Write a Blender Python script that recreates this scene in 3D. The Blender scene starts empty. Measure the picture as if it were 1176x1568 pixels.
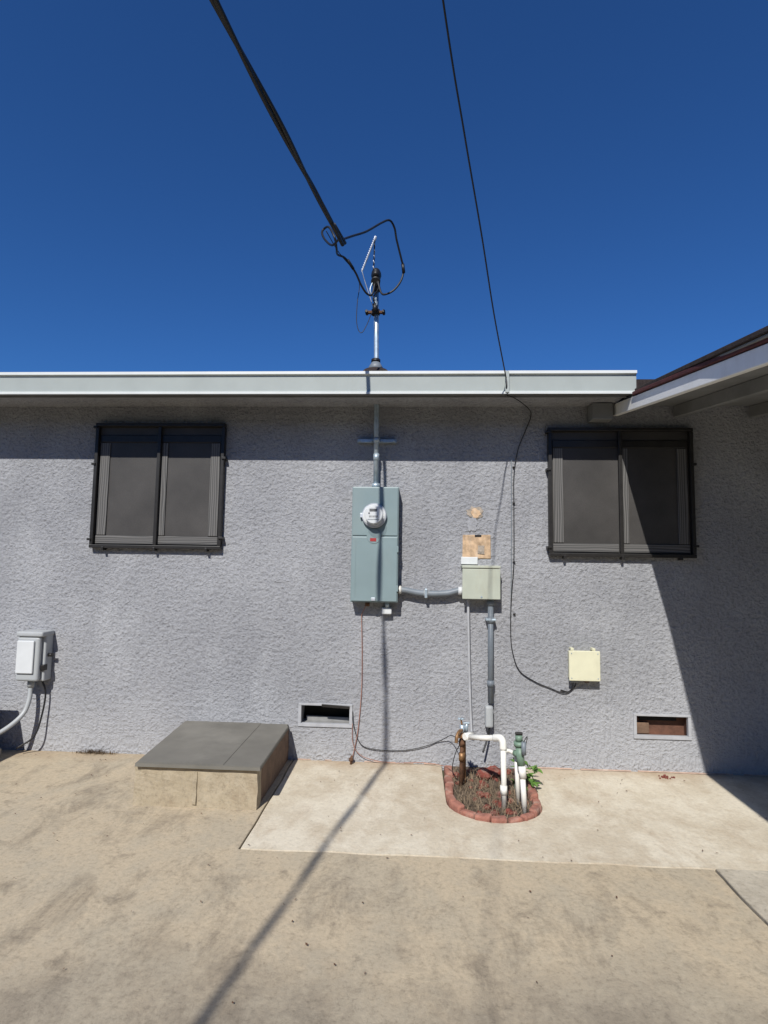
import bpy, bmesh, math, random
from mathutils import Vector, Matrix, noise
random.seed(7)
SC=bpy.context.scene
COL=bpy.context.collection

# ---------------------------------------------------------------- materials
def nt(name):
    m=bpy.data.materials.new(name); m.use_nodes=True
    t=m.node_tree; b=t.nodes["Principled BSDF"]
    return m,t,b
def N(t,ty,**kw):
    n=t.nodes.new(ty)
    for k,v in kw.items():
        if k in n.inputs: n.inputs[k].default_value=v
        else: setattr(n,k,v)
    return n
def ramp(t,fac,stops):
    r=t.nodes.new("ShaderNodeValToRGB")
    e=r.color_ramp.elements
    while len(e)<len(stops): e.new(.5)
    for i,(p,c) in enumerate(stops):
        e[i].position=p; e[i].color=(c[0],c[1],c[2],1) if hasattr(c,'__len__') else (c,c,c,1)
    t.links.new(fac,r.inputs[0]); return r.outputs[0]
def mixc(t,a,b,fac,mode="MIX"):
    n=t.nodes.new("ShaderNodeMix"); n.data_type="RGBA"; n.blend_type=mode
    for s,v in ((0,fac),(6,a),(7,b)):
        if hasattr(v,"links"): t.links.new(v,n.inputs[s])
        else: n.inputs[s].default_value=v if s==0 else (v[0],v[1],v[2],1)
    return n.outputs[2]
def math2(t,op,a,b):
    n=N(t,"ShaderNodeMath",operation=op)
    for i,v in enumerate((a,b)):
        if hasattr(v,"links"): t.links.new(v,n.inputs[i])
        else: n.inputs[i].default_value=v
    return n.outputs[0]
def coords(t,scale=(1,1,1),rot=(0,0,0),loc=(0,0,0)):
    tc=t.nodes.new("ShaderNodeTexCoord"); mp=t.nodes.new("ShaderNodeMapping")
    mp.inputs["Scale"].default_value=scale; mp.inputs["Rotation"].default_value=rot; mp.inputs["Location"].default_value=loc
    t.links.new(tc.outputs["Object"],mp.inputs[0]); return mp.outputs[0]
def axis(t,ax):
    tc=t.nodes.new("ShaderNodeTexCoord"); s=t.nodes.new("ShaderNodeSeparateXYZ")
    t.links.new(tc.outputs["Object"],s.inputs[0]); return s.outputs[ax]
def noi(t,vec,scale,detail=4,rough=.55,dist=0):
    n=N(t,"ShaderNodeTexNoise",Scale=scale,Detail=detail,Roughness=rough,Distortion=dist)
    t.links.new(vec,n.inputs["Vector"]); return n.outputs["Fac"]
def bump(t,b,h,strength,dist,prev=None):
    n=N(t,"ShaderNodeBump",Strength=strength,Distance=dist)
    t.links.new(h,n.inputs["Height"])
    if prev: t.links.new(prev,n.inputs["Normal"])
    t.links.new(n.outputs[0],b.inputs["Normal"]); return n.outputs[0]
def simple(name,c,rough=.5,metal=0,var=.18,scale=14,bs=.15,bd=.002,dirt=None):
    m,t,b=nt(name); v=coords(t)
    f=noi(t,v,scale,3,.6)
    lo=[x*(1-var) for x in c]; hi=[min(1,x*(1+var)) for x in c]
    col=ramp(t,f,[(.3,lo),(.7,hi)])
    if dirt:
        f2=noi(t,coords(t,(1,1,.35)),scale*.5,5,.7)
        col=mixc(t,col,dirt,ramp(t,f2,[(.52,0.),(.72,.75)]))
    t.links.new(col,b.inputs["Base Color"])
    b.inputs["Roughness"].default_value=rough; b.inputs["Metallic"].default_value=metal
    bump(t,b,noi(t,v,scale*8,2),bs,bd)
    return m

def stucco(name="grey_stucco",k=1.,amp=1.):
    m,t,b=nt(name); v=coords(t)
    big=noi(t,v,1.0,4,.6); mid=noi(t,coords(t,(1,1,.7)),2.6,5,.62)
    col=ramp(t,big,[(.34,(.285*k,.289*k,.306*k)),(.66,(.365*k,.369*k,.386*k))])
    col=mixc(t,col,(.45*k,.455*k,.47*k),ramp(t,mid,[(.50,0.),(.72,.5)]))  # random paint tone; its pale patches also echo reflected light
    col=mixc(t,col,(.25*k,.25*k,.265*k),ramp(t,mid,[(.28,.4),(.44,0.)]))
    fine=noi(t,v,60,3,.65); blobs=noi(t,coords(t,(1,1,1.15)),30,3,.6,.1)
    col=mixc(t,col,ramp(t,blobs,[(.34,(.55,.55,.56)),(.50,(1,1,1))]),.35,"MULTIPLY")
    col=mixc(t,col,ramp(t,fine,[(.36,(.5,.5,.51)),(.54,(1,1,1))]),.38,"MULTIPLY")
    base_glow=ramp(t,math2(t,"ADD",axis(t,"Z"),math2(t,"MULTIPLY",mid,1.1)),[(.45,.5),(1.15,0.)])  # paler, bluish lower wall: reflected light put into the colour
    col=mixc(t,col,(.46,.465,.48),base_glow)
    t.links.new(col,b.inputs["Base Color"]); b.inputs["Roughness"].default_value=.93
    b.inputs["Specular IOR Level"].default_value=.2
    n1=bump(t,b,blobs,.9*amp,.0165)
    bump(t,b,fine,.9*amp,.0105,n1)
    return m

def concrete(name,c_lo,c_hi,spot,speck=.5,pale=(.6,.56,.47),stain=.5,seed=0.,near=None,palefac=.7,foot=None):
    m,t,b=nt(name); v=coords(t,loc=(seed,seed*1.7,0))
    big=noi(t,v,.8,4,.62,.3); mid=noi(t,v,7,6,.72,.3)
    col=ramp(t,big,[(.34,c_lo),(.66,c_hi)])
    if near:
        yy=math2(t,"ADD",axis(t,"Y"),math2(t,"MULTIPLY",noi(t,v,1.6,5,.65),1.5))
        col=mixc(t,col,near,ramp(t,math2(t,"ADD",yy,2.0),[(.55,0.),(1.5,.95)]))
    wear=noi(t,coords(t,(1,.75,1),(0,0,-.4),(seed+2,0,0)),2.3,8,.74,.3)
    col=mixc(t,col,pale,ramp(t,wear,[(.46,0.),(.60,palefac)]))
    col=mixc(t,col,pale,ramp(t,mid,[(.50,0.),(.68,.6)]))
    st=noi(t,coords(t,(1.3,.7,1),(0,0,.5),(seed,3,0)),2.9,8,.76,.4)
    col=mixc(t,col,spot,ramp(t,st,[(.51,0.),(.66,stain)]))
    col=mixc(t,col,spot,ramp(t,mid,[(.30,stain),(.44,0.)]))
    if foot:   # dirt that collects against the foot of the wall
        ff=math2(t,"ADD",axis(t,"Y"),math2(t,"MULTIPLY",noi(t,v,3.3,6,.7),.55))
        col=mixc(t,col,foot,ramp(t,ff,[(.10,0.),(.36,.75)]))
    fine=noi(t,v,48,5,.8)
    col=mixc(t,col,ramp(t,fine,[(.34,(.40,.38,.35)),(.47,(.93,.93,.93)),(.64,(1.2,1.18,1.15))]),speck,"MULTIPLY")
    t.links.new(col,b.inputs["Base Color"]); b.inputs["Roughness"].default_value=.9
    b.inputs["Specular IOR Level"].default_value=.25
    n1=bump(t,b,fine,.45,.004)
    bump(t,b,mid,.5,.010,n1)
    return m

def moire(name,vert=True):
    m,t,b=nt(name)
    v=coords(t,(1,1,.13) if vert else (.13,1,1))
    w=N(t,"ShaderNodeTexWave",Scale=20,Distortion=7,Detail=1)
    w.inputs["Detail Scale"].default_value=.9
    w.bands_direction="X" if vert else "Z"
    t.links.new(v,w.inputs["Vector"])
    col=ramp(t,w.outputs["Fac"],[(.2,(.062,.060,.058)),(.8,(.135,.13,.125))])
    t.links.new(col,b.inputs["Base Color"]); b.inputs["Roughness"].default_value=.7
    return m
def screen_mat():
    m,t,b=nt("dark_window_screen"); v=coords(t)
    f=noi(t,v,3.0,3,.6)
    col=ramp(t,f,[(.3,(.036,.033,.031)),(.7,(.066,.061,.057))])
    f2=noi(t,v,300,1,.5)
    col=mixc(t,col,ramp(t,f2,[(.4,(.6,.6,.6)),(.6,(1,1,1))]),.5,"MULTIPLY")
    t.links.new(col,b.inputs["Base Color"]); b.inputs["Roughness"].default_value=.55
    return m
def brickm(name,c,var=.3):
    return simple(name,c,.9,0,var,22,.7,.006,dirt=(.42,.33,.27))

M_st=stucco(); M_st2=stucco("stucco_patch_repair",1.08,.5)
M_strip=concrete("patio_concrete_smooth",(.50,.43,.325),(.60,.53,.41),(.37,.275,.18),.28,(.69,.63,.51),.42,1.3,foot=(.38,.27,.175))
M_main=concrete("patio_concrete_worn",(.24,.205,.155),(.33,.28,.21),(.17,.14,.105),.42,(.41,.355,.265),.55,7.1,near=(.49,.405,.285),foot=(.33,.24,.155))
M_right=concrete("patio_concrete_side",(.36,.32,.25),(.45,.40,.32),(.25,.21,.16),.4,(.52,.47,.38),.4,4.4)
M_hatch=concrete("hatch_mortar",(.34,.285,.20),(.42,.355,.255),(.26,.20,.135),.45,(.45,.39,.295),.5,2.2,palefac=.35)
M_soil=simple("soil",(.11,.08,.055),.95,0,.4,30,.9,.01)
M_dirt=simple("dry_ground",(.075,.075,.038),.95,0,.3,1.5,.6,.02)
M_white=simple("white_paint",(.86,.86,.84),.45,0,.04,6,.08,.001,dirt=(.66,.64,.6))
M_gutter=simple("gutter_paint",(.36,.39,.37),.4,0,.05,5,.05,.001)
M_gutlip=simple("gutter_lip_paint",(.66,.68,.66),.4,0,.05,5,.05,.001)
M_gutbot=simple("gutter_underside_shaded",(.12,.12,.115),.7,0,.15,5,.05,.001)  # darker copy of the gutter colour, with the underside's shade painted in
M_under=simple("eave_underside_paint",(.20,.205,.205),.8,0,.15,6,.3,.003)
M_roof=simple("asphalt_shingle",(.04,.028,.025),.95,0,.4,40,.9,.01)
M_red=simple("red_drip_edge",(.085,.022,.022),.8,0,.3,30,.4,.004)
M_black=simple("black_frame_metal",(.014,.0125,.0115),.45,0,.3,20,.1,.001)
M_wire=simple("black_cable_jacket",(.010,.010,.011),.5,0,.3,20,.1,.001)
M_galv=simple("galvanised_steel",(.42,.50,.56),.42,.5,.2,25,.15,.001)
M_alum=simple("bare_aluminium",(.50,.53,.58),.45,.4,.2,30,.1,.001)
M_panel=simple("panel_enamel",(.205,.27,.28),.42,0,.06,4,.05,.0006,dirt=(.24,.29,.29))
M_box=simple("weathered_box_enamel",(.42,.445,.37),.5,0,.07,8,.1,.001,dirt=(.36,.35,.27))
M_cream=simple("cream_plastic",(.64,.62,.45),.5,0,.05,10,.05,.0008,dirt=(.52,.49,.36))
M_lgrey=simple("light_grey_plastic",(.38,.395,.40),.45,0,.06,8,.05,.0008)
M_vent=simple("vent_frame_paint",(.38,.385,.40),.8,0,.12,12,.3,.002)
M_ventd=simple("vent_board",(.26,.26,.26),.85,0,.2,12,.3,.002)
M_pale=simple("pale_plastic",(.62,.635,.635),.4,0,.05,8,.05,.0008)
M_pvcg=simple("grey_pvc",(.17,.195,.22),.5,0,.1,15,.1,.001,dirt=(.26,.26,.25))
M_pvcw=simple("white_pvc",(.76,.75,.70),.4,0,.06,15,.1,.001,dirt=(.5,.45,.36))
M_brass=simple("tarnished_brass",(.27,.15,.07),.5,.5,.4,40,.3,.002)
M_rust=simple("rusty_iron",(.13,.065,.035),.85,.2,.5,50,.6,.004)
M_green=simple("valve_green",(.15,.23,.17),.5,0,.15,20,.1,.001)
M_dk=simple("dark_void",(.01,.01,.01),.95,0,.2,10,.1,.001)
M_wood=simple("old_wood",(.16,.10,.065),.85,0,.3,12,.5,.004)
M_redwood=simple("crawlspace_joist_wood",(.13,.06,.038),.85,0,.4,12,.5,.004)
M_ply=simple("exposed_plywood",(.50,.35,.22),.85,0,.35,26,.5,.003,dirt=(.60,.5,.4))
M_plas=simple("broken_plaster",(.40,.34,.28),.95,0,.3,35,.9,.008)
M_lid=simple("weathered_lid",(.165,.155,.132),.8,0,.16,3.5,.4,.003,dirt=(.235,.222,.19))
M_redlab=simple("red_label",(.33,.03,.03),.5,0,.1,30,.05,.001)
M_brick=brickm("red_edging_brick",(.33,.14,.10))
M_lava=brickm("red_lava_rock",(.20,.05,.035),.4)
M_straw=simple("dry_weeds",(.25,.185,.12),.95,0,.4,15,.2,.001)
M_leaf=simple("green_leaf",(.10,.20,.035),.55,0,.35,25,.2,.001)
M_blkhedge=simple("blocker_hedge_leaf",(.035,.06,.018),.7,0,.4,6,.3,.01)
M_pink=simple("pink_sealant",(.44,.31,.24),.95,0,.3,9,.6,.005,dirt=(.5,.46,.38))
M_ac=simple("condenser_dark_metal",(.035,.035,.035),.5,0,.3,15,.1,.001)
M_blkfence=simple("blocker_fence_wood",(.10,.07,.05),.9,0,.35,8,.5,.004)
M_screen=screen_mat()
M_mv=moire("screened_frame_vertical",True); M_mh=moire("screened_frame_horizontal",False)
M_grn=simple("weathered_copper_wire",(.30,.15,.11),.6,0,.2,20,.1,.001)
def glass():
    m,t,b=nt("meter_glass")
    b.inputs["Base Color"].default_value=(.9,.93,.95,1)
    n=noi(t,coords(t),30,2); r=ramp(t,n,[(.4,.04),(.7,.10)]); t.links.new(r,b.inputs["Roughness"])
    tr=t.nodes.new("ShaderNodeBsdfTransparent"); mx=t.nodes.new("ShaderNodeMixShader"); mx.inputs[0].default_value=.14
    t.links.new(tr.outputs[0],mx.inputs[1]); t.links.new(b.outputs[0],mx.inputs[2])
    t.links.new(mx.outputs[0],t.nodes["Material Output"].inputs["Surface"])
    return m
M_glass=glass()

# ---------------------------------------------------------------- builders
def empty(name,parent=None,loc=(0,0,0)):
    e=bpy.data.objects.new(name,None); e.empty_display_size=.1; COL.objects.link(e); e.location=loc
    if parent: e.parent=parent
    return e
def finish(name,bm,mat,parent=None,smooth=False):
    me=bpy.data.meshes.new(name); bm.normal_update(); bm.to_mesh(me); bm.free()
    for m in (mat if isinstance(mat,(list,tuple)) else [mat]): me.materials.append(m)
    if smooth:
        for p in me.polygons: p.use_smooth=True
    o=bpy.data.objects.new(name,me); COL.objects.link(o)
    if parent: o.parent=parent
    return o
def box(name,x0,x1,y0,y1,z0,z1,mat,parent=None,bev=.003,seg=2,rotz=0,jit=0,roty=0):
    bm=bmesh.new(); bmesh.ops.create_cube(bm,size=1)
    c=Vector(((x0+x1)/2,(y0+y1)/2,(z0+z1)/2))
    s=Vector((abs(x1-x0),abs(y1-y0),abs(z1-z0)))
    for v in bm.verts:
        v.co=Vector((v.co.x*s.x,v.co.y*s.y,v.co.z*s.z))
        if jit: v.co+=Vector((random.uniform(-jit,jit),random.uniform(-jit,jit),random.uniform(-jit,jit)))
    if bev>0:
        bmesh.ops.bevel(bm,geom=bm.edges[:],offset=min(bev,min(s)*.45),segments=seg,affect="EDGES",profile=.5)
    if rotz: bmesh.ops.rotate(bm,verts=bm.verts,cent=(0,0,0),matrix=Matrix.Rotation(rotz,3,"Z"))
    if roty: bmesh.ops.rotate(bm,verts=bm.verts,cent=(0,0,0),matrix=Matrix.Rotation(roty,3,"Y"))
    bmesh.ops.translate(bm,verts=bm.verts,vec=c)
    return finish(name,bm,mat,parent)
def cat(pts,n=8):
    P=[Vector(p) for p in pts]
    if len(P)<3: return P
    P=[P[0]*2-P[1]]+P+[P[-1]*2-P[-2]]
    out=[]
    for i in range(1,len(P)-2):
        a,b,c,d=P[i-1:i+3]
        for k in range(n):
            t=k/n
            out.append(.5*((2*b)+(c-a)*t+(2*a-5*b+4*c-d)*t*t+(3*b-a-3*c+d)*t**3))
    out.append(P[-2]); return out
def tube_bm(bm,pts,r,seg=10,smooth=True,n=8):
    P=cat(pts,n) if smooth else [Vector(p) for p in pts]
    rings=[]; up=None
    for i,p in enumerate(P):
        d=(P[min(i+1,len(P)-1)]-P[max(i-1,0)]).normalized()
        if up is None:
            up=Vector((0,0,1)) if abs(d.z)<.9 else Vector((1,0,0))
        s=d.cross(up).normalized(); up=s.cross(d).normalized()
        rr=r[min(i,len(r)-1)] if isinstance(r,(list,tuple)) else r
        rings.append([bm.verts.new(p+(s*math.cos(a)+up*math.sin(a))*rr) for a in [2*math.pi*k/seg for k in range(seg)]])
    for i in range(len(rings)-1):
        for k in range(seg):
            bm.faces.new((rings[i][k],rings[i][(k+1)%seg],rings[i+1][(k+1)%seg],rings[i+1][k]))
    bm.faces.new(rings[0][::-1]); bm.faces.new(rings[-1])
    return P
def tube(name,pts,r,mat,parent=None,seg=10,smooth=True,n=8):
    bm=bmesh.new(); tube_bm(bm,pts,r,seg,smooth,n)
    bmesh.ops.recalc_face_normals(bm,faces=bm.faces)
    o=finish(name,bm,mat,parent,True)
    return o
def cyl(name,a,b,r,mat,parent=None,seg=20,r2=None):
    bm=bmesh.new(); a=Vector(a); b=Vector(b); d=b-a
    bmesh.ops.create_cone(bm,cap_ends=True,segments=seg,radius1=r,radius2=r if r2 is None else r2,depth=d.length)
    bmesh.ops.rotate(bm,verts=bm.verts,cent=(0,0,0),matrix=d.to_track_quat("Z","Y").to_matrix())
    bmesh.ops.translate(bm,verts=bm.verts,vec=(a+b)/2)
    bmesh.ops.bevel(bm,geom=[e for e in bm.edges if len(e.link_faces)==2 and e.calc_face_angle(0)>1],offset=min(r*.15,.003),segments=2,affect="EDGES")
    o=finish(name,bm,mat,parent)
    for p in o.data.polygons: p.use_smooth=len(p.vertices)<=4
    return o
def slab(name,poly,z0,z1,mat,parent=None,bev=.002):
    bm=bmesh.new(); vs=[bm.verts.new((x,y,z1)) for x,y in poly]
    f=bm.faces.new(vs)
    if f.normal.z<0: f.normal_flip()
    bm.normal_update()
    r=bmesh.ops.extrude_face_region(bm,geom=[f]); nv=[g for g in r["geom"] if isinstance(g,bmesh.types.BMVert)]
    for v in nv: v.co.z=z0
    bmesh.ops.recalc_face_normals(bm,faces=bm.faces)
    if bev:
        bm.edges.ensure_lookup_table()
        top=[e for e in bm.edges if all(abs(v.co.z-z1)<1e-6 for v in e.verts)]
        bmesh.ops.bevel(bm,geom=top,offset=bev,segments=2,affect="EDGES")
    return finish(name,bm,mat,parent)

# ---------------------------------------------------------------- ground
bm=bmesh.new()
bmesh.ops.create_grid(bm,x_segments=4,y_segments=4,size=400)
bmesh.ops.translate(bm,verts=bm.verts,vec=(0,0,-.035))
finish("ground",bm,M_dirt)

patio=empty("concrete_patio")
g=.004
YE=-4.4  # unseen patio end, cut short so dark ground bounces less light
cx,cy,rr=.453,-.56,.265
notch=[(cx-rr,0.02)]+[(cx-rr,-.3)]+[(cx+rr*math.cos(math.pi+a)*(1+.02*math.sin(3*a)),cy+rr*math.sin(math.pi+a)) for a in [math.pi*k/16 for k in range(17)]]+[(cx+rr,-.3),(cx+rr,.02)]
def wob(a,b,n,amp,seed):
    out=[]
    for k in range(1,n):
        t=k/n; x=a[0]+(b[0]-a[0])*t; y=a[1]+(b[1]-a[1])*t; d=amp*noise.noise(Vector((x*4,y*4,seed)))
        out.append((x,y+d) if abs(b[0]-a[0])>abs(b[1]-a[1]) else (x+d,y))
    return out
J=-1.19
e1=wob((1.34,J),(-.80,J),40,.012,1); e2=wob((-.80,J),(-.80,.02),16,.010,2); e3=wob((1.34,J),(1.34,YE),40,.010,3)
off=lambda L,dx,dy:[(x+dx,y+dy) for x,y in L]
slab("strip_slab",[(-.80+g,.02)]+notch+[(6,.02),(6,J),(1.34,J)]+e1+[(-.80+g,J)]+off(e2,g,0),-.05,0,M_strip,patio)
slab("main_slab",[(-9,.02),(-.80-g,.02)]+off(e2[::-1],-g,0)+[(-.80-g,J-2*g)]+off(e1[::-1],0,-2*g)+[(1.34-g,J-2*g)]+off(e3,-g,0)+[(1.34-g,YE),(-9,YE)],-.05,0,M_main,patio)
slab("side_slab",[(1.34+g,J-2*g),(6,J-2*g),(6,YE),(1.34+g,YE)]+off(e3[::-1],g,0),-.05,.006,M_right,patio)

fence_blocker=empty("sky_blocker_fence")  # unseen fence added behind the camera to hold back low sky light
bm=bmesh.new()
x=-9.5
while x<9.5:
    h=1.8+random.uniform(-.02,.02)
    r2=bmesh.ops.create_cube(bm,size=1)
    for v in r2["verts"]: v.co=Vector((x+v.co.x*.135,-8.6+v.co.y*.02+random.uniform(-.003,.003),-.04+(v.co.z+.5)*h))
    x+=.143
finish("boards",bm,M_blkfence,fence_blocker)
for i,z in enumerate((.35,1.4)): box("rail_%d"%(i+1),-9.5,9.5,-8.67,-8.62,z,z+.09,M_blkfence,fence_blocker)
bm=bmesh.new()  # unseen hedge added to block sky fill on the shaded wall
bmesh.ops.create_cube(bm,size=1)
bmesh.ops.subdivide_edges(bm,edges=bm.edges[:],cuts=18,use_grid_fill=True)
for v in bm.verts:
    q=Vector((v.co.x*22,-10.6+v.co.y*1.8,(v.co.z+.5)*4.3))
    q+=noise.noise_vector(q*.9)*.35; q.z=max(q.z,-.04); v.co=q
rnd=random.Random(5)
for k in range(9000):
    c=Vector((rnd.uniform(-11,11),-9.7+rnd.uniform(-.15,.25),rnd.uniform(0,4.5)))
    if rnd.random()<.25: c=Vector((rnd.uniform(-11,11),rnd.uniform(-11.5,-9.7),4.3+rnd.uniform(-.1,.35)))
    a=Vector((rnd.uniform(-1,1),rnd.uniform(-1,1),rnd.uniform(-1,1))).normalized(); bb=a.cross(Vector((.3,.5,1))).normalized()
    L=rnd.uniform(.05,.11)
    bm.faces.new([bm.verts.new(p) for p in (c+a*L,c+bb*L*.5,c-a*L,c-bb*L*.5)])
finish("sky_blocker_hedge",bm,M_blkhedge)

# ---------------------------------------------------------------- house
house=empty("stucco_house")
XL,XR,ZT=-8.0,5.5,2.44
vents=[(-.765,-.425,.235,.365),(1.455,1.795,.225,.36)]
xs=sorted({XL,XR,*[v[0] for v in vents],*[v[1] for v in vents]}); zs=sorted({-.05,ZT,*[v[2] for v in vents],*[v[3] for v in vents]})
bm=bmesh.new(); cache={}
def vv(x,z):
    if (x,z) not in cache: cache[(x,z)]=bm.verts.new((x,0,z))
    return cache[(x,z)]
for i in range(len(xs)-1):
    for j in range(len(zs)-1):
        mx,mz=(xs[i]+xs[i+1])/2,(zs[j]+zs[j+1])/2
        if any(v[0]<mx<v[1] and v[2]<mz<v[3] for v in vents): continue
        bm.faces.new((vv(xs[i],zs[j]),vv(xs[i+1],zs[j]),vv(xs[i+1],zs[j+1]),vv(xs[i],zs[j+1])))
def quad(pts): bm.faces.new([bm.verts.new(p) for p in pts])
quad([(XL,8,-.05),(XL,0,-.05),(XL,0,ZT),(XL,8,ZT)]); quad([(XR,0,-.05),(XR,8,-.05),(XR,8,ZT),(XR,0,ZT)]); quad([(XR,8,-.05),(XL,8,-.05),(XL,8,ZT),(XR,8,ZT)])
finish("wall",bm,M_st,house)
for i,(a,b,c,d) in enumerate(vents):
    nm="crawl_vent_%d_"%(i+1)
    bm=bmesh.new()
    for q in ([(a,0,c),(b,0,c),(b,.14,c),(a,.14,c)],[(a,.14,d),(b,.14,d),(b,0,d),(a,0,d)],[(a,0,c),(a,.14,c),(a,.14,d),(a,0,d)],[(b,.14,c),(b,0,c),(b,0,d),(b,.14,d)]):
        bm.faces.new([bm.verts.new(p) for p in q])
    finish(nm+"reveal",bm,M_ventd if i==0 else M_redwood,house)
    box(nm+"back",a-.02,b+.02,.07 if i else .14,.16,c-.02,d+.02,M_redwood if i else M_dk,house)
    w=.014
    mt=M_vent
    box(nm+"frame_bottom",a-w,b+w,-.010,.02,c-w,c+.008,mt,house,.002)
    box(nm+"frame_top",a-w,b+w,-.010,.02,d-.004,d+w*.7,mt,house,.002)
    box(nm+"frame_left",a-w,a+.006,-.008,.02,c+.0085,d-.0045,mt,house,.002)
    box(nm+"frame_right",b-.006,b+w,-.008,.02,c+.0085,d-.0045,mt,house,.002)
box("crawl_vent_board",-.745,-.44,.10,.115,.225,.262,M_ventd,house,roty=.02)
box("crawl_vent_flap",-.62,-.43,-.016,-.011,.350,.370,M_black,house,roty=.05)
box("crawl_vent_joist",1.5,1.74,.05,.068,.315,.35,M_dk,house)
box("crawl_vent_joist_end",1.46,1.56,.045,.066,.23,.30,M_wood,house)

# eave, gutter, roof
box("soffit",XL,1.34,-.27,.0,2.425,2.44,M_st,house,0)
box("fascia_board",XL,1.34,-.285,-.271,2.41,2.56,M_under,house,0)
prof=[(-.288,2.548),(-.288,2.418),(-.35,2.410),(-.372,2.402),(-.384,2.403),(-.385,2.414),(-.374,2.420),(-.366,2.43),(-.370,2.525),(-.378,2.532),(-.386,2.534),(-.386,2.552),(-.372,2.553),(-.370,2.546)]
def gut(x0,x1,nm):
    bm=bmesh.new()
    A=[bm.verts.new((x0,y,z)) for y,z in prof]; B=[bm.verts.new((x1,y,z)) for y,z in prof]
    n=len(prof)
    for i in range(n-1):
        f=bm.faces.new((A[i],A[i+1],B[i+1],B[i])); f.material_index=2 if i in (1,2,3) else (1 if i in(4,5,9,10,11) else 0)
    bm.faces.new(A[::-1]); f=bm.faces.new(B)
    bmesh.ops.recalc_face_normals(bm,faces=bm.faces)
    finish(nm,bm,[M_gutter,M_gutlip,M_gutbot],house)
gut(XL,.565,"gutter_run_left"); gut(.572,1.37,"gutter_run_right")
box("gutter_joint",.556,.580,-.3905,-.36,2.41,2.55,M_gutter,house,.002)
bm=bmesh.new()
def q3(bm,p,mi=0):
    f=bm.faces.new([bm.verts.new(v) for v in p]); f.material_index=mi; return f
q3(bm,[(XL-.3,-.33,2.555),(1.34,-.33,2.555),(1.34,4,3.35),(XL-.3,4,3.35)])
q3(bm,[(1.34,0.02,2.625),(XR+.3,0.02,2.625),(XR+.3,4,3.35),(1.34,4,3.35)])
q3(bm,[(XL-.3,4,3.35),(XR+.3,4,3.35),(XR+.3,8.4,2.55),(XL-.3,8.4,2.55)])
q3(bm,[(XL,0,2.44),(XL,8,2.44),(XL,4,3.34)]); q3(bm,[(XR,8,2.44),(XR,0,2.44),(XR,4,3.34)])
finish("main_roof",bm,M_roof,house)
box("upper_wall_band",1.345,XR,.0,.03,2.44,2.62,M_roof,house,0)

# patio cover (right) : slopes down away from the wall
cover=empty("patio_cover")
s=.122
def cv(name,x0,x1,y0,y1,zb,zt,mat,q=0.):
    bm=bmesh.new(); V=[]
    for y in (y0,y1):
        for x in (x0,x1):
            for z in (zb,zt):
                V.append(bm.verts.new((x-q*y,y,z+s*y)))
    for f in ((0,1,3,2),(4,6,7,5),(0,4,5,1),(2,3,7,6),(0,2,6,4),(1,5,7,3)): bm.faces.new([V[i] for i in f])
    bmesh.ops.recalc_face_normals(bm,faces=bm.faces)
    bmesh.ops.bevel(bm,geom=bm.edges[:],offset=.003,segments=1,affect="EDGES")
    return finish(name,bm,mat,cover)
cv("fascia",1.325,1.36,-3.2,-.06,2.352,2.432,M_white,.045)
cv("drip_edge",1.312,1.36,-3.22,-.40,2.436,2.458,M_red,.045)
cv("roof_deck",1.52,5.6,-3.2,-.01,2.43,2.447,M_under,.0)
cv("roof_deck_edge",1.3605,1.375,-3.2,-.01,2.43,2.4465,M_under,.045)
cv("roof_shingles",1.36,5.62,-3.22,-.01,2.4605,2.485,M_roof,.0)
cv("roof_deck_strip",1.372,1.519,-3.2,-.01,2.4475,2.4600,M_under,.0)
for i,x in enumerate((1.75,2.25,2.75,3.3,3.9,4.5,5.1)):
    cv("rafter_%d"%(i+1),x,x+.04,-3.15,-.01,2.35,2.4285,M_under,.0)
cv("front_beam",1.51,5.6,-3.2,-3.155,2.33,2.4285,M_white,.0)
for i,x in enumerate((1.52,3.4,5.5)):
    box("post_%d"%(i+1),x,x+.09,-3.15,-3.06,0,1.95,M_white,cover)
box("eave_block",1.175,1.31,-.12,-.002,2.31,2.42,M_under,cover)

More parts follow.
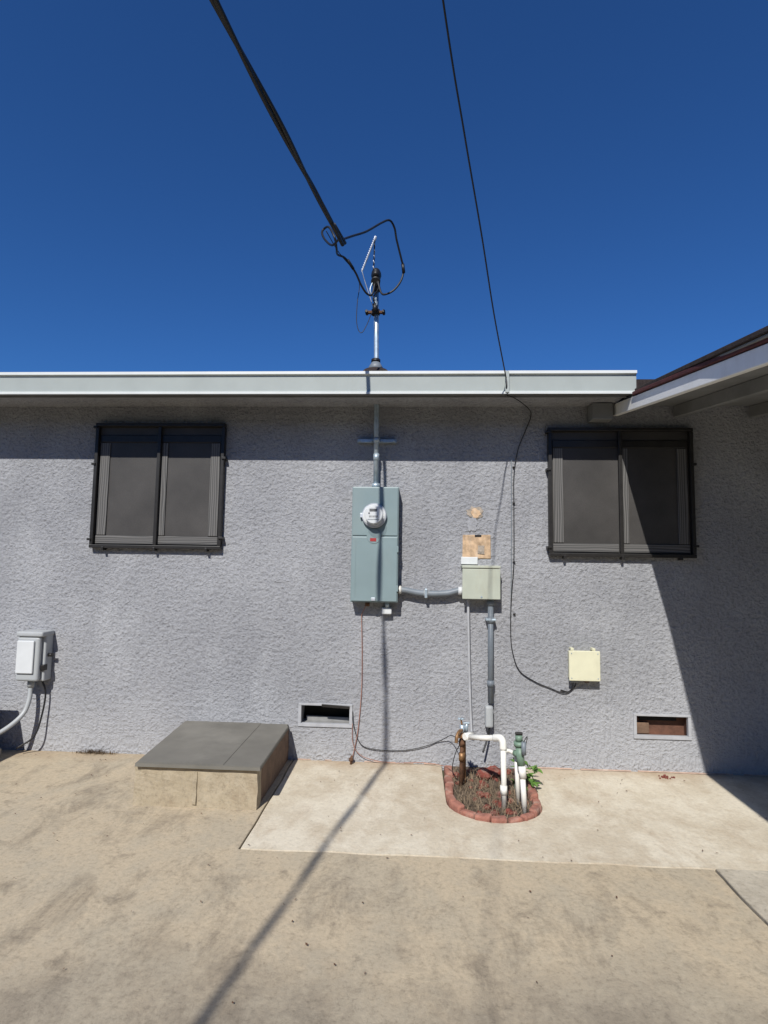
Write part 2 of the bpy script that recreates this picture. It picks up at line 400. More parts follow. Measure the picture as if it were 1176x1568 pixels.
def window(prefix,x0,x1,z0,z1,par):
    W=empty(prefix); W.parent=house
    c=(x0+x1)/2
    fw=.024
    box("pane_backing",x0+.01,x1-.01,-.012,-.003,z0+.01,z1-.01,M_screen,W,0)
    st=.078
    zi0=z0+fw; zi1=z1-fw
    def bar(n,a,b,cz,dz,m): box(n,a,b,-.022,-.0125,cz,dz,m,W,.004)
    bar("sash_left",x0+fw+.010,x0+fw+st,zi0+.068,zi1-.115,M_mv)
    bar("sash_right",x1-fw-st,x1-fw-.010,zi0+.068,zi1-.115,M_mv)
    bar("sash_mid",c+.016,c+.056,zi0+.068,zi1-.115,M_mv)
    bar("sash_bottom_left",x0+fw+.006,c-.014,zi0+.008,zi0+.064,M_mh)
    bar("sash_bottom_right",c+.014,x1-fw-.006,zi0+.008,zi0+.064,M_mh)
    bar("sash_top",x0+fw+.006,x1-fw-.006,zi1-.112,zi1-.06,M_black)  # black unlike the other sashes: eave shade painted into the top rail
    def fr(n,a,b,cz,dz,y=-.045): box(n,a,b,y,-.0235 if n.startswith("mull") else -.003,cz,dz,M_black,W,.003)
    fr("frame_bottom",x0,x1,z0,z0+fw); fr("frame_top",x0,x1,z1-fw,z1)
    fr("frame_left",x0,x0+fw,z0+fw+.001,z1-fw-.001,-.043); fr("frame_right",x1-fw,x1,z0+fw+.001,z1-fw-.001,-.043)
    fr("mullion",c-.013,c+.011,z0+fw+.001,z1-fw-.001,-.043)
    for i,(x,z) in enumerate(((x0+.0,z1-.03),(x0,(z0+z1)/2+.15),(x1-.0,z1-.25),(x1,z0+.08),(x0,z0+.06))):
        box("clip_%d"%i,x-.014,x+.014,-.052,-.001,z-.008,z+.008,M_black,W,.002)
    for i,x in enumerate((x0+.1,c,x1-.1)):
        box("bottom_clip_%d"%i,x-.008,x+.008,-.052,-.001,z0-.015,z0+.01,M_black,W,.002)
    return W
window("window",-2.29,-1.35,1.403,2.295,house)
window("window",.90,1.862,1.391,2.27,house)

bm=bmesh.new()
x=-.78
while x<5.4:
    w=random.uniform(.04,.10)
    if not (.15<x<.76) and random.random()<(.5 if x<.8 else .85):
        d=.008+.012*noise.noise((x*3,0,0))+random.uniform(0,.005)
        if x<.1: d*=.5
        q3(bm,[(x,-max(d,.003),.003),(x+w,-max(d,.003),.003),(x+w,-.0005,.008),(x,-.0005,.008)])
    x+=w
finish("wall_base_sealant",bm,M_pink,house)
def blob_patch(name,cx,cz,rx,rz,mat,y,seed,par,n=22):
    bm=bmesh.new(); rnd=random.Random(seed)
    vs=[];cc=bm.verts.new((cx,y-.002,cz))
    for k in range(n):
        a=2*math.pi*k/n; r=1+rnd.uniform(-.22,.22)
        vs.append(bm.verts.new((cx+rx*r*math.cos(a),y,cz+rz*r*math.sin(a))))
    for k in range(n): bm.faces.new((cc,vs[k],vs[(k+1)%n]))
    bmesh.ops.recalc_face_normals(bm,faces=bm.faces)
    return finish(name,bm,mat,par)
blob_patch("stucco_scar",.41,1.685,.056,.042,M_plas,-.004,3,house)
blob_patch("stucco_scar_core",.412,1.68,.036,.03,M_ply,-.008,4,house)
blob_patch("stucco_scar_tail",.385,1.60,.035,.05,M_st2,-.006,5,house)
box("exposed_sheathing",.322,.515,-.009,-.001,1.37,1.528,M_ply,house,.003,jit=.004)
box("sheathing_slot",.405,.45,-.012,-.0095,1.515,1.53,M_black,house,.001)
box("sheathing_patch",.425,.47,-.011,-.0095,1.40,1.455,M_plas,house,.001,jit=.003)

# ---------------------------------------------------------------- electric meter panel
mp=empty("electric_meter_panel")
box("cabinet",-.430,-.114,-.108,-.001,1.066,1.842,M_panel,mp,.005)
box("upper_cover",-.424,-.120,-.114,-.1085,1.512,1.836,M_panel,mp,.003)
box("lower_door",-.424,-.120,-.116,-.1085,1.074,1.502,M_panel,mp,.004)
box("door_rib",-.400,-.398,-.118,-.1165,1.10,1.48,M_panel,mp,.0005)
box("latch",-.290,-.262,-.124,-.1165,1.078,1.098,M_alum,mp,.002)
box("hinge_1",-.122,-.112,-.119,-.095,1.14,1.18,M_panel,mp,.002); box("hinge_2",-.122,-.112,-.119,-.095,1.40,1.44,M_panel,mp,.002)
C=Vector((-.277,-.114,1.645))
cyl("socket_ring",C,C+Vector((0,-.028,0)),.083,M_alum,mp,40)
cyl("socket_ring_inner",C+Vector((0,-.0285,0)),C+Vector((0,-.034,0)),.075,M_pale,mp,40)
cyl("meter_dial",C+Vector((0,-.0345,0)),C+Vector((0,-.075,0)),.058,M_pale,mp,36)
cyl("meter_cover",C+Vector((0,-.035,0)),C+Vector((0,-.100,0)),.068,M_glass,mp,36,.063)
box("display",C.x-.028,C.x+.022,-.1915,-.1895,1.667,1.685,M_dk,mp,.001)
for k in range(7): box("dial_mark_%d"%k,C.x-.03+k*.009,C.x-.03+k*.009+.004,-.1912,-.1895,1.628,1.640,M_black,mp,0)
box("dial_band",C.x-.04,C.x+.04,-.1912,-.1895,1.612,1.616,M_pvcg,mp,0)
cyl("dial_dot",(C.x-.03,-.189,1.655),(C.x-.03,-.1915,1.655),.006,M_black,mp,12)
box("ring_lock",-.372,-.352,-.14,-.112,1.63,1.66,M_alum,mp,.002)
cyl("half_round_boss",(-.277,-.114,1.506),(-.277,-.1185,1.506),.05,M_panel,mp,32)
box("red_label",-.303,-.262,-.1205,-.1187,1.472,1.494,M_redlab,mp,.0005)
box("bonding_bridge",-.222,-.155,-.055,-.004,.985,1.028,M_pale,mp,.006)
cyl("knockout_stub",(-.185,-.05,1.03),(-.185,-.05,1.066),.014,M_galv,mp)
cyl("ground_stub",(-.32,-.04,1.035),(-.32,-.04,1.066),.016,M_rust,mp)
tube("ground_wire",[(-.33,-.035,1.04),(-.358,-.014,.98),(-.36,-.01,.94),(-.352,-.01,.7),(-.352,-.01,.46),(-.372,-.012,.2),(-.40,-.015,.05),(-.41,-.03,.0)],.0028,M_grn,mp)

# ---------------------------------------------------------------- service mast
mast=empty("service_mast")
X0=-.275
tube("mast_pipe",[(X0,-.055,1.842),(X0-.004,-.055,2.45),(X0-.014,-.055,2.9),(X0-.02,-.055,3.27)],.0175,M_galv,mast,16,False)
box("strut",-.41,-.138,-.036,-.002,2.163,2.186,M_galv,mast,.002)
cyl("pipe_clamp",(X0,-.055,2.158),(X0,-.055,2.192),.023,M_galv,mast)
for i,x in enumerate((-.395,-.31,-.24,-.155)): cyl("strut_bolt_%d"%i,(x,-.036,2.175),(x,-.045,2.175),.008,M_galv,mast,8)
cyl("hub",(X0,-.055,1.842),(X0,-.055,1.872),.028,M_galv,mast)
cyl("pipe_coupling",(X0,-.055,2.03),(X0,-.055,2.08),.0215,M_galv,mast)
cyl("roof_flashing_base",(-.29,-.055,2.61),(-.29,-.055,2.665),.13,M_roof,mast,28,.085)
cyl("roof_flashing_cone",(-.29,-.055,2.655),(-.29,-.055,2.735),.07,M_pvcg,mast,24,.024)
cyl("roof_collar",(-.29,-.055,2.725),(-.29,-.055,2.75),.032,M_black,mast)
cyl("mast_clamp",(-.297,-.055,3.07),(-.297,-.055,3.11),.03,M_wire,mast)
box("clamp_arm",-.36,-.235,-.07,-.045,3.08,3.098,M_rust,mast,.003)
for i,x in enumerate((-.36,-.24)): cyl("clamp_bolt_%d"%i,(x,-.085,3.089),(x,-.03,3.089),.011,M_wire,mast,8)
cyl("insulator_spool",(-.297,-.115,3.065),(-.297,-.115,3.125),.018,M_wire,mast)
bm=bmesh.new(); bmesh.ops.create_uvsphere(bm,u_segments=18,v_segments=12,radius=1)
for v in bm.verts:
    z=v.co.z
    v.co=Vector((v.co.x*.036,v.co.y*.06*(1.1 if v.co.y<0 else .8),z*.05))
    if z<-.1: v.co.y-=.015
bmesh.ops.translate(bm,verts=bm.verts,vec=(-.295,-.08,3.345))
finish("weatherhead_hood",bm,M_wire,mast,True)
cyl("weatherhead_neck",(-.295,-.057,3.24),(-.295,-.057,3.33),.026,M_wire,mast)
cyl("weatherhead_mouth",(-.295,-.10,3.30),(-.295,-.145,3.27),.032,M_wire,mast)
tube("mast_lead",[(-.295,-.13,3.29),(-.27,-.16,3.22),(-.31,-.13,3.16),(-.285,-.1,3.11)],.005,M_wire,mast)
tube("mast_lead_2",[(-.31,-.13,3.29),(-.33,-.15,3.2),(-.285,-.13,3.13),(-.297,-.12,3.09)],.005,M_galv,mast)

# ---------------------------------------------------------------- service drop and its loops
pl=empty("service_drop_cable")
A0=Vector((-.44,-.88,3.14))
path=[A0,Vector((-.56,-1.55,3.16)),Vector((-.71,-2.17,3.24)),Vector((-.955,-3.35,3.45)),Vector((-1.22,-4.6,3.70)),Vector((-1.80,-7.5,4.5)),Vector((-3.1,-14,6.9))]
P=cat(path,50)
def twist(name,ph,rad,r,mat,period=.42):
    L=0;pts=[]
    for i,p in enumerate(P):
        if i: L+=(P[i]-P[i-1]).length
        a=2*math.pi*L/period+ph
        rd=rad*min(1,.25+L)
        pts.append(p+Vector((math.cos(a)*rd,0,math.sin(a)*rd)))
    tube(name,pts,r,mat,pl,7,False)
twist("line_a",0,.009,.0098,M_wire,1.3); twist("line_b",2.2,.009,.0098,M_wire,1.3); twist("neutral",4.3,.010,.006,M_wire,.9)
cyl("splice_sleeve",A0+Vector((0.01,.03,-.01)),A0+Vector((-.03,-.17,.005)),.012,M_wire,pl)
cyl("splice_sleeve_2",A0+Vector((0.02,.05,.01)),A0+Vector((-.02,-.12,.02)),.010,M_wire,pl)
tube("loop_upper",[A0,(-.39,-.72,3.26),(-.32,-.6,3.36),(-.24,-.46,3.50),(-.19,-.4,3.555),(-.160,-.34,3.54),(-.146,-.3,3.48),(-.115,-.24,3.38),(-.10,-.2,3.33),(-.115,-.2,3.25),(-.16,-.2,3.185),(-.21,-.2,3.155),(-.25,-.18,3.17),(-.28,-.14,3.28)],.0068,M_wire,pl)
cyl("loop_tap",(-.106,-.215,3.36),(-.098,-.2,3.30),.011,M_wire,pl)
tube("loop_lower",[A0+Vector((0,0,.02)),(-.50,-.78,3.17),(-.56,-.68,3.26),(-.592,-.62,3.34),(-.585,-.6,3.38),(-.545,-.65,3.36),(-.50,-.7,3.26),(-.50,-.62,3.24),(-.51,-.5,3.27),(-.475,-.4,3.30),(-.42,-.3,3.26),(-.385,-.24,3.20),(-.35,-.2,3.16),(-.315,-.17,3.165),(-.30,-.14,3.26)],.0068,M_wire,pl)
cyl("loop_tap_2",(-.462,-.38,3.30),(-.43,-.32,3.27),.010,M_wire,pl)
tube("thin_lead",[(-.56,-.66,3.33),(-.50,-.5,3.28),(-.42,-.25,3.28),(-.40,-.2,3.22),(-.412,-.2,3.1),(-.415,-.2,2.97),(-.40,-.2,2.90),(-.375,-.2,2.885),(-.345,-.18,2.95),(-.32,-.14,3.04),(-.30,-.1,3.08)],.0026,M_wire,pl)
def spiral(name,a,b,rad,turns,r,mat):
    a=Vector(a);b=Vector(b);pts=[];n=turns*10
    d=(b-a).normalized(); s=d.cross(Vector((0,1,0))).normalized(); u=s.cross(d)
    for i in range(n+1):
        t=i/n; an=2*math.pi*turns*t
        pts.append(a.lerp(b,t)+(s*math.cos(an)+u*math.sin(an))*rad)
    tube(name,pts,r,mat,pl,6,False)
spiral("grip_strand",(-.302,-.2,3.55),(-.385,-.2,3.32),.0035,8,.0045,M_alum)
spiral("grip_strand_b",(-.385,-.2,3.32),(-.302,-.2,3.55),.0035,8,.0045,M_alum)
spiral("grip_leg",(-.302,-.19,3.55),(-.312,-.12,3.33),.0035,6,.0035,M_alum)
tube("grip_leg_core",[(-.302,-.19,3.55),(-.312,-.12,3.33)],.0045,M_wire,pl,8,False)
tube("grip_eye",[(-.302,-.2,3.55),(-.30,-.2,3.565),(-.292,-.2,3.56),(-.300,-.19,3.54)],.005,M_alum,pl)
tube("grip_tail",[(-.385,-.2,3.32),(-.36,-.17,3.24),(-.31,-.13,3.10)],.003,M_alum,pl)

ph=empty("phone_line")
tube("drop_wire",[(.562,-.385,2.50),(.43,-.80,2.73),(.315,-1.20,2.955),(.195,-1.6,3.175),(.08,-2.0,3.395),(-.17,-3,3.90),(-.40,-4,4.36),(-.87,-6.5,5.45),(-1.37,-9,6.5),(-2.17,-13,8.1)],.004,M_wire,ph,8,True,12)
tube("gutter_hook",[(.562,-.385,2.50),(.563,-.392,2.45),(.562,-.37,2.40)],.005,M_wire,ph)
tube("wall_cable",[(.562,-.37,2.40),(.64,-.28,2.40),(.76,-.06,2.40),(.79,-.012,2.36),(.75,-.011,2.25),(.70,-.011,2.12),(.672,-.011,1.95),(.67,-.011,1.7),(.668,-.011,1.35),(.650,-.011,1.1),(.645,-.011,.9),(.655,-.011,.76),(.70,-.011,.63),(.80,-.011,.56),(.90,-.011,.52),(.99,-.012,.49),(1.04,-.02,.52),(1.05,-.03,.58)],.0032,M_wire,ph)
tube("wall_cable_2",[(.655,-.008,2.05),(.654,-.008,1.6),(.650,-.008,1.2),(.645,-.008,.95)],.0025,M_pvcg,ph)
for i,z in enumerate((2.0,1.75,1.35,1.0)): box("cable_clip_%d"%i,.662,.678,-.017,-.001,z-.004,z+.004,M_black,ph,.002)

# ---------------------------------------------------------------- junction box + conduit
jb=empty("junction_box")
box("body",.322,.556,-.098,-.001,1.105,1.318,M_box,jb,.004)
box("cover",.314,.564,-.106,-.0985,1.100,1.300,M_box,jb,.004)
box("hood",.312,.566,-.112,-.001,1.304,1.322,M_box,jb,.004)
box("blank_plate",.312,.425,-.016,-.001,1.328,1.378,M_pale,jb,.003)
cyl("cover_screw",(.44,-.106,1.115),(.44,-.11,1.115),.006,M_galv,jb,10)
cd=empty("electrical_conduit")
tube("pipe",[(-.114,-.05,1.150),(-.06,-.05,1.147),(.02,-.05,1.133),(.12,-.05,1.128),(.22,-.05,1.134),(.29,-.05,1.152),(.32,-.05,1.153)],.0205,M_pvcg,cd,16)
for i,(a,b) in enumerate(((-.113,-.090),(.290,.3215))): cyl("bushing_%d"%i,(a,-.05,1.150),(b,-.05,1.150),.027,M_pvcw if i==0 else M_pale,cd)
cyl("coupling",(.06,-.05,1.1305),(.09,-.05,1.129),.024,M_lgrey,cd)
box("strap",.066,.084,-.078,-.001,1.10,1.160,M_galv,cd,.003)
dn=empty("electrical_conduit")
tube("pipe",[(.507,-.045,1.105),(.507,-.045,.42)],.0185,M_pvcg,dn,16,False)
for i,z in enumerate((1.075,.96,.545)): cyl("coupling_%d"%i,(.507,-.045,z-.022),(.507,-.045,z+.022),.0235,M_pvcg,dn)
box("strap",.475,.54,-.068,-.001,.955,.97,M_galv,dn,.003)
box("end_fitting",.470,.522,-.075,-.01,.265,.405,M_lgrey,dn,.014,3)
tube("thin_pipe",[(.358,-.04,1.105),(.362,-.035,.9),(.372,-.03,.5),(.382,-.03,.27),(.383,-.06,.22)],.0085,M_vent,dn,12)
tube("stub_cable",[(.50,-.05,.27),(.485,-.06,.2),(.45,-.1,.12)],.006,M_wire,dn)

cb=empty("utility_box")
box("body",1.022,1.205,-.062,-.001,.588,.768,M_cream,cb,.006)
box("lid",1.012,1.213,-.074,-.0625,.582,.776,M_cream,cb,.008,3)
box("hinge_tab",1.03,1.05,-.05,-.001,.774,.79,M_cream,cb,.002); box("hinge_tab_2",1.17,1.19,-.05,-.001,.774,.79,M_cream,cb,.002)
for i,(x,z) in enumerate(((1.028,.60),(1.197,.60),(1.028,.758),(1.197,.758))): cyl("lid_screw_%d"%i,(x,-.074,z),(x,-.0765,z),.004,M_galv,cb,8)
box("cable_entry",1.025,1.085,-.05,-.002,.566,.582,M_pvcg,cb,.003); box("cable_entry_2",1.12,1.15,-.045,-.002,.568,.582,M_rust,cb,.003)
tube("stub",[(1.07,-.03,.57),(1.06,-.012,.53),(1.02,-.012,.50),(.97,-.012,.51)],.004,M_wire,cb)

db=empty("power_inlet_box")
box("back_box",-2.70,-2.525,-.085,-.001,.485,.80,M_lgrey,db,.012,3)
box("cover",-2.705,-2.545,-.125,-.0855,.49,.79,M_lgrey,db,.018,4)
box("flap",-2.695,-2.575,-.140,-.1255,.545,.765,M_pale,db,.012,3)
box("top_hood",-2.71,-2.52,-.135,-.001,.79,.825,M_lgrey,db,.012,3)
box("latch",-2.545,-2.52,-.10,-.06,.56,.60,M_black,db,.004)
cyl("side_knob",(-2.525,-.05,.66),(-2.495,-.05,.66),.012,M_black,db)
cyl("connector",(-2.63,-.06,.44),(-2.63,-.06,.487),.022,M_lgrey,db)
tube("flex_conduit",[(-2.63,-.06,.45),(-2.625,-.075,.36),(-2.64,-.11,.27),(-2.70,-.2,.19),(-2.80,-.3,.14),(-2.95,-.38,.12)],.015,M_lgrey,db,12)
tube("cord",[(-2.56,-.05,.49),(-2.535,-.04,.40),(-2.545,-.05,.25),(-2.57,-.08,.12),(-2.66,-.12,.05)],.006,M_wire,db)

ac=empty("air_conditioner_unit")
AX=.10
box("base_pad",-3.55+AX,-2.86+AX,-.85,-.12,0.001,.05,M_right,ac,.008)
box("core",-3.46+AX,-2.93+AX,-.78,-.2,.05,.38,M_dk,ac,.01)
for i in range(12): box("louver_%d"%i,-3.49+AX,-2.90+AX,-.81,-.17,.07+i*.026,.078+i*.026,M_ac,ac,.002)
for i,(x,y) in enumerate(((-3.49,-.81),(-2.91,-.81),(-3.49,-.18),(-2.91,-.18))): box("corner_post_%d"%i,x-.012+AX,x+.012+AX,y-.012,y+.012,.05,.39,M_ac,ac,.003)
box("top_cover",-3.51+AX,-2.88+AX,-.83,-.15,.385,.415,M_pvcg,ac,.012,3)
for i in range(6):
    r=.05+i*.04; tube("fan_guard_%d"%i,[(-3.195+AX+r*math.cos(a),-.49+r*math.sin(a),.43) for a in [2*math.pi*k/28 for k in range(29)]],.003,M_ac,ac,6,False)
cyl("fan_hub",(-3.195+AX,-.49,.41),(-3.195+AX,-.49,.435),.035,M_ac,ac)

# ---------------------------------------------------------------- access hatch
ha=empty("crawlspace_hatch")
def rough_wall(name,x0,x1,y0,y1,z0,z1,mat,seed=0,amp=.006):
    bm=bmesh.new(); bmesh.ops.create_cube(bm,size=1)
    bmesh.ops.subdivide_edges(bm,edges=bm.edges[:],cuts=9,use_grid_fill=True)
    for v in bm.verts:
        v.co=Vector((x0+(v.co.x+.5)*(x1-x0),y0+(v.co.y+.5)*(y1-y0),z0+(v.co.z+.5)*(z1-z0)))
        d=noise.noise_vector(v.co*14+Vector((seed,0,0)))*amp
        v.co+=Vector((d.x,d.y,d.z if v.co.z>z0+.01 else 0))
    return finish(name,bm,mat,ha)
rough_wall("front_curb",-1.515,-.835,-.79,-.71,-.005,.206,M_hatch,1,.007)
rough_wall("left_curb",-1.515,-1.44,-.708,-.003,-.005,.204,M_hatch,5)
rough_wall("right_curb",-.90,-.84,-.708,-.003,-.005,.200,M_wood,9,.003)
slab("lid",[(-1.502,-.815),(-.815,-.815),(-.832,-.05),(-.842,-.045),(-.845,-.004),(-1.56,-.004)],.2125,.232,M_lid,ha,.003)
slab("lid_sheet",[(-1.495,-.805),(-1.02,-.805),(-1.03,-.006),(-1.545,-.006)],.2322,.2345,M_lid,ha,.001)
rough_wall("mortar_lump",-1.185,-1.165,-.797,-.788,.02,.19,M_hatch,13,.006)

# ---------------------------------------------------------------- planter
pb=empty("planter_bed")
poly=[(cx-.24,-.002)]+[(cx+.24*math.cos(math.pi+a),cy+.24*math.sin(math.pi+a)) for a in [math.pi*k/16 for k in range(17)]]+[(cx+.24,-.002)]
slab("soil",poly,-.04,-.006,M_soil,pb,0)
def edging(n,x,y,ang,L,w=.048,h=.034):
    box("edging_brick_%d"%n,x-L/2,x+L/2,y-w/2,y+w/2,-.03,h*random.uniform(.65,1.15)-.005,M_brick,pb,.011,2,rotz=ang,jit=.006)
n=0
for side in (-1,1):
    for k in range(3):
        y=-.13-.155*k; edging(n,cx+side*(.225+.006*k),y,math.pi/2+random.uniform(-.06,.06),.145); n+=1
K=9
for k in range(K):
    a=math.pi+math.pi*(k+.5)/K
    edging(n,cx+.238*math.cos(a),cy+.242*math.sin(a),a+math.pi/2+random.uniform(-.05,.05),.235*math.pi/K*.98); n+=1
bm=bmesh.new()
for k in range(34):
    a=random.uniform(0,6.28); r=random.uniform(.0,.20)
    p=Vector((cx+r*math.cos(a),random.uniform(-.72,-.06),.0)); 
    if (p.x-cx)**2+(min(0,p.y-cy))**2>.19**2: continue
    sz=random.uniform(.012,.032)
    if k<4: p=Vector((cx+random.uniform(-.03,.07),-.16+random.uniform(-.05,.05),.02)); sz=.05
    r2=bmesh.ops.create_icosphere(bm,subdivisions=2,radius=sz)
    for v in r2["verts"]:
        v.co*=1+.35*noise.noise(v.co*60+p*9); v.co.z*=.7; v.co+=p
finish("lava_rocks",bm,M_lava,pb)
bm=bmesh.new()
def blade(bm,p,h,az,lean,w):
    d=Vector((math.cos(az),math.sin(az),0)); s=Vector((-d.y,d.x,0))*w
    pr=None
    for k in range(5):
        t=k/4; q=Vector(p)+d*(lean*t*t)+Vector((0,0,h*(t-.25*t*t)))
        ww=s*(1-t*.85)
        a=bm.verts.new(q-ww); b=bm.verts.new(q+ww)
        if pr: bm.faces.new((pr[0],pr[1],b,a))
        pr=(a,b)
for k in range(1300):
    x=cx+random.uniform(-.20,.20); y=random.uniform(-.76,-.1)
    if (x-cx)**2+(min(0,y-cy))**2>.205**2: continue
    if y>-.35 and random.random()<.45: continue
    blade(bm,(x,y,-.005),random.uniform(.015,.085),random.uniform(0,6.28),random.uniform(.02,.11),random.uniform(.0008,.0025))
finish("dry_weeds",bm,M_straw,pb)
pt=empty("weed_plant")
bm=bmesh.new()
def leaf(bm,base,az,el,L,w):
    d=Vector((math.cos(az)*math.cos(el),math.sin(az)*math.cos(el),math.sin(el))); s=d.cross(Vector((0,0,1))).normalized(); u=s.cross(d)
    prof=[(0,.05),(.2,.6),(.45,1),(.7,.8),(.9,.35),(1,.02)]; pr=None
    for t,ww in prof:
        c=Vector(base)+d*L*t-Vector((0,0,L*.35*t*t))
        a=bm.verts.new(c-s*w*ww+u*w*ww*.3); m=bm.verts.new(c); b=bm.verts.new(c+s*w*ww+u*w*ww*.3)
        if pr:
            bm.faces.new((pr[0],pr[1],m,a)); bm.faces.new((pr[1],pr[2],b,m))
        pr=(a,m,b)
for k in range(60):
    c=random.choice([(.65,-.30),(.69,-.27),(.61,-.34),(.69,-.38)])
    b=(c[0]+random.uniform(-.03,.04),c[1]+random.uniform(-.04,.04),random.uniform(.0,.12))
    leaf(bm,b,random.uniform(0,6.28),random.uniform(.1,1.1),random.uniform(.04,.085),random.uniform(.011,.02))
finish("leaves",bm,M_leaf,pt)
bm=bmesh.new()
for c in [(.65,-.30),(.67,-.27),(.61,-.34),(.66,-.38)]:
    tube_bm(bm,[(c[0],c[1],-.01),(c[0]+.005,c[1]-.005,.05),(c[0]+.01,c[1],.11)],.003,6)
finish("stems",bm,M_green,pt)
tf=empty("dry_grass_tuft")
bm=bmesh.new()
for k in range(220): blade(bm,(random.gauss(-2.17,.06),random.uniform(-.03,-.005),0),random.uniform(.01,.055),random.uniform(3.2,6.2),random.uniform(.01,.06),.002)
finish("blades",bm,M_straw,tf)

# ---------------------------------------------------------------- sprinkler pipes
sp=empty("sprinkler_valve_pipes")
pv=.0150
tube("pvc_run",[(.325,-.44,.315),(.40,-.52,.335),(.47,-.60,.362)],pv,M_pvcw,sp,14,False)
cyl("elbow_a",(.302,-.447,.315),(.352,-.402,.315),.021,M_pvcw,sp)
tube("pvc_elbow",[(.455,-.585,.357),(.485,-.615,.365),(.497,-.628,.35),(.499,-.632,.31)],.0195,M_pvcw,sp,14)
tube("pvc_drop",[(.499,-.632,.34),(.503,-.64,-.01)],pv,M_pvcw,sp,14,False)
cyl("drop_coupling",(.5015,-.637,.07),(.5,-.635,.12),.0195,M_pvcw,sp)
tube("pvc_riser_right",[(.608,-.67,-.01),(.598,-.662,.20)],pv,M_pvcw,sp,14,False)
cyl("riser_coupling",(.600,-.663,.17),(.596,-.661,.235),.020,M_pvcw,sp)
tube("pvc_riser_inner",[(.590,-.58,.0),(.58,-.58,.27)],pv*.85,M_pvcw,sp,14,False)
cyl("valve_body",(.592,-.655,.235),(.585,-.65,.335),.022,M_green,sp)
cyl("valve_bonnet",(.585,-.65,.335),(.583,-.65,.362),.030,M_green,sp,16)
cyl("valve_cap",(.583,-.65,.362),(.582,-.65,.395),.020,M_green,sp,12)
cyl("valve_solenoid",(.602,-.685,.30),(.602,-.685,.37),.013,M_pvcg,sp)
box("valve_handle",.562,.602,-.66,-.64,.395,.410,M_black,sp,.004)
cyl("valve_side",(.59,-.65,.29),(.560,-.62,.29),.017,M_green,sp)
tube("valve_link",[(.556,-.62,.29),(.53,-.62,.30),(.50,-.632,.30)],.010,M_pvcw,sp)
tube("valve_wires",[(.60,-.69,.37),(.625,-.66,.39),(.63,-.6,.33),(.61,-.55,.2),(.60,-.5,.03)],.0022,M_wire,sp)
wf=empty("garden_faucet")
tube("riser",[(.287,-.38,-.01),(.29,-.39,.18),(.292,-.40,.33)],.0125,M_rust,wf,12,False)
tube("riser_2",[(.315,-.30,-.01),(.312,-.32,.24),(.30,-.37,.30)],.009,M_brass,wf,12)
cyl("tee",(.29,-.39,.16),(.291,-.395,.21),.018,M_brass,wf)
cyl("union",(.291,-.395,.25),(.292,-.40,.285),.020,M_rust,wf,8)
cyl("tee_cross",(.268,-.40,.31),(.325,-.43,.315),.016,M_brass,wf)
cyl("bib_body",(.292,-.40,.32),(.29,-.41,.375),.014,M_galv,wf)
tube("spout",[(.29,-.41,.345),(.27,-.45,.345),(.255,-.475,.325),(.25,-.48,.29)],.010,M_brass,wf)
cyl("stem",(.29,-.41,.37),(.283,-.42,.41),.005,M_brass,wf,10)
for k in range(5):
    a=2*math.pi*k/5; cyl("handle_lobe_%d"%k,(.283,-.42,.41),(.283+.020*math.cos(a),-.42+.020*math.sin(a),.413),.005,M_galv,wf,8)
cyl("bib_2",(.315,-.40,.33),(.318,-.41,.385),.010,M_galv,wf,12)
box("bib_lever",.295,.335,-.425,-.405,.385,.392,M_galv,wf,.003)
tube("bond_wire",[(-.41,-.012,.33),(-.40,-.012,.24),(-.37,-.012,.15),(-.32,-.012,.10),(-.2,-.012,.085),(-.05,-.012,.09),(.08,-.014,.12),(.18,-.016,.16),(.25,-.1,.22),(.285,-.36,.25)],.0026,M_wire,wf)
tube("bond_wire_2",[(-.41,-.01,.25),(-.40,-.02,.12),(-.33,-.02,.04),(-.15,-.03,.012),(.05,-.03,.02),(.2,-.08,.02),(.27,-.3,.05)],.0022,M_grn,wf)
tube("bond_loop",[(.285,-.36,.25),(.25,-.40,.2),(.235,-.38,.1),(.26,-.35,.04)],.0025,M_wire,wf)

gr=empty("grounding_rod")
cyl("rod",(-.41,-.05,-.01),(-.405,-.05,.055),.008,M_rust,gr,10)
cyl("clamp",(-.41,-.05,.02),(-.408,-.05,.04),.015,M_rust,gr,8)
bm=bmesh.new()
for k in range(260):
    x=random.uniform(-3,3); y=-abs(random.gauss(0,1.0))-.03 if k%2 else random.uniform(-2.6,-.03)
    if cx-.32<x<cx+.32 and y>-.9: continue
    if -1.6<x<-.78 and y>-.85: continue
    L=random.uniform(.002,.009); w=random.uniform(.0015,.004); a=random.uniform(0,6.28)
    d=Vector((math.cos(a),math.sin(a),0)); s_=Vector((-d.y,d.x,0)); p=Vector((x,y,.008))
    vs=[bm.verts.new(p+d*L+Vector((0,0,random.uniform(0,.004)))),bm.verts.new(p+s_*w),bm.verts.new(p-d*L),bm.verts.new(p-s_*w+Vector((0,0,random.uniform(0,.004))))]
    bm.faces.new(vs)
finish("leaf_litter",bm,M_rust)
bm=bmesh.new()
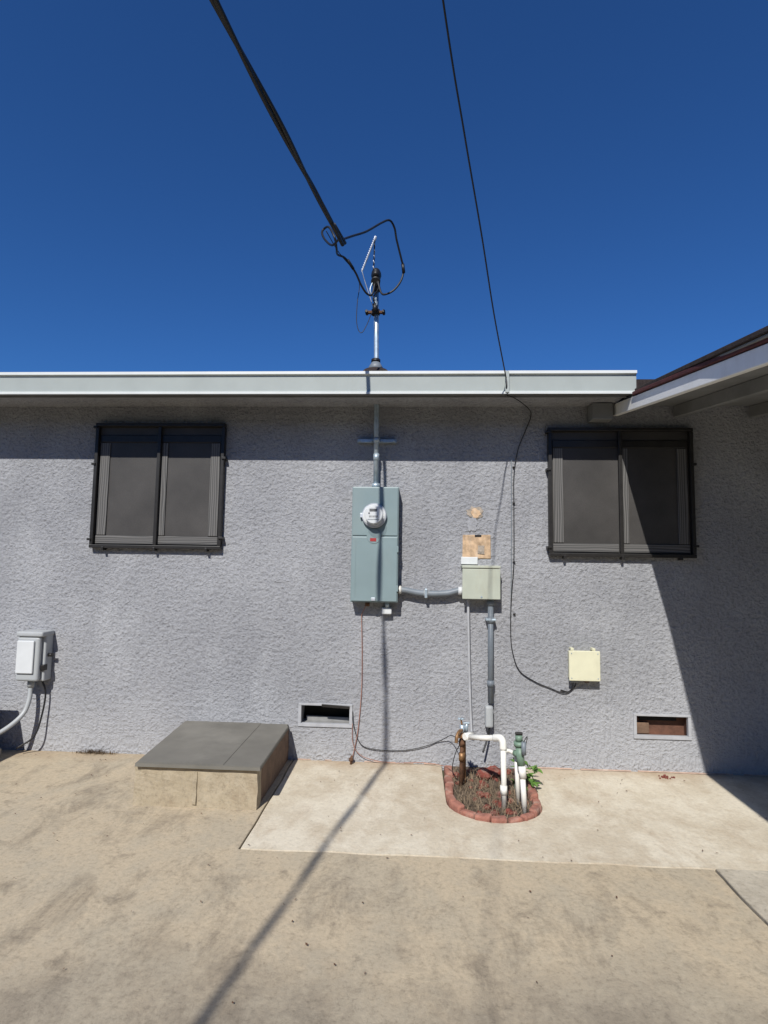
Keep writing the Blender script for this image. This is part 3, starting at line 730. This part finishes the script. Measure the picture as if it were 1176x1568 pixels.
for k in range(18):
    p=Vector((1.60+random.gauss(0,.025),-.09+random.gauss(0,.015),.004)); r2=bmesh.ops.create_icosphere(bm,subdivisions=1,radius=random.uniform(.003,.010))
    for v in r2["verts"]: v.co=v.co*(1+.3*noise.noise(v.co*90+p*7))+p
finish("broken_brick_bits",bm,M_lava)

# ---------------------------------------------------------------- light
a_,b_=.23,.95
d=Vector((a_,1,-b_)).normalized()
el=math.asin(-d.z)
sun=bpy.data.lights.new("sun","SUN"); sun.energy=5.0; sun.angle=math.radians(.5); sun.color=(1,.97,.915)
so=bpy.data.objects.new("sun",sun); COL.objects.link(so); so.rotation_euler=d.to_track_quat("-Z","Y").to_euler(); so.location=(-3,-10,10)
w=bpy.data.worlds.new("World"); SC.world=w; w.use_nodes=True; t=w.node_tree
bg=t.nodes["Background"]; sky=t.nodes.new("ShaderNodeTexSky"); sky.sky_type="NISHITA"; sky.sun_disc=False
sky.sun_elevation=el
to=-d; sky.sun_rotation=math.atan2(to.x,to.y)
sky.air_density=1.0; sky.dust_density=.2; sky.ozone_density=3.0; sky.altitude=300
tint=mixc(t,sky.outputs[0],(.42,.93,1.62),1.0,"MULTIPLY")
t.links.new(tint,bg.inputs[0]); bg.inputs[1].default_value=.060

# ---------------------------------------------------------------- camera
ro=.0155;psi=math.radians(3.2);p=math.radians(5)
F=Vector((-math.sin(psi)*math.cos(p),math.cos(psi)*math.cos(p),math.sin(p)))
R=Vector((math.cos(psi),math.sin(psi),0)); U=Vector((math.sin(psi)*math.sin(p),-math.cos(psi)*math.sin(p),math.cos(p)))
Rc=(R+ro*U).normalized(); Uc=(U-ro*R).normalized(); B=-F
M=Matrix(((Rc.x,Uc.x,B.x,0),(Rc.y,Uc.y,B.y,-3.92),(Rc.z,Uc.z,B.z,1.337),(0,0,0,1)))
cam=bpy.data.cameras.new("camera"); co=bpy.data.objects.new("camera",cam); COL.objects.link(co)
cam.sensor_fit="VERTICAL"; cam.sensor_height=24; cam.lens=24*870/1568; cam.clip_start=.05; cam.clip_end=2000
co.matrix_world=M
SC.camera=co
SC.view_settings.view_transform="Standard"; SC.view_settings.look="None"; SC.view_settings.exposure=0
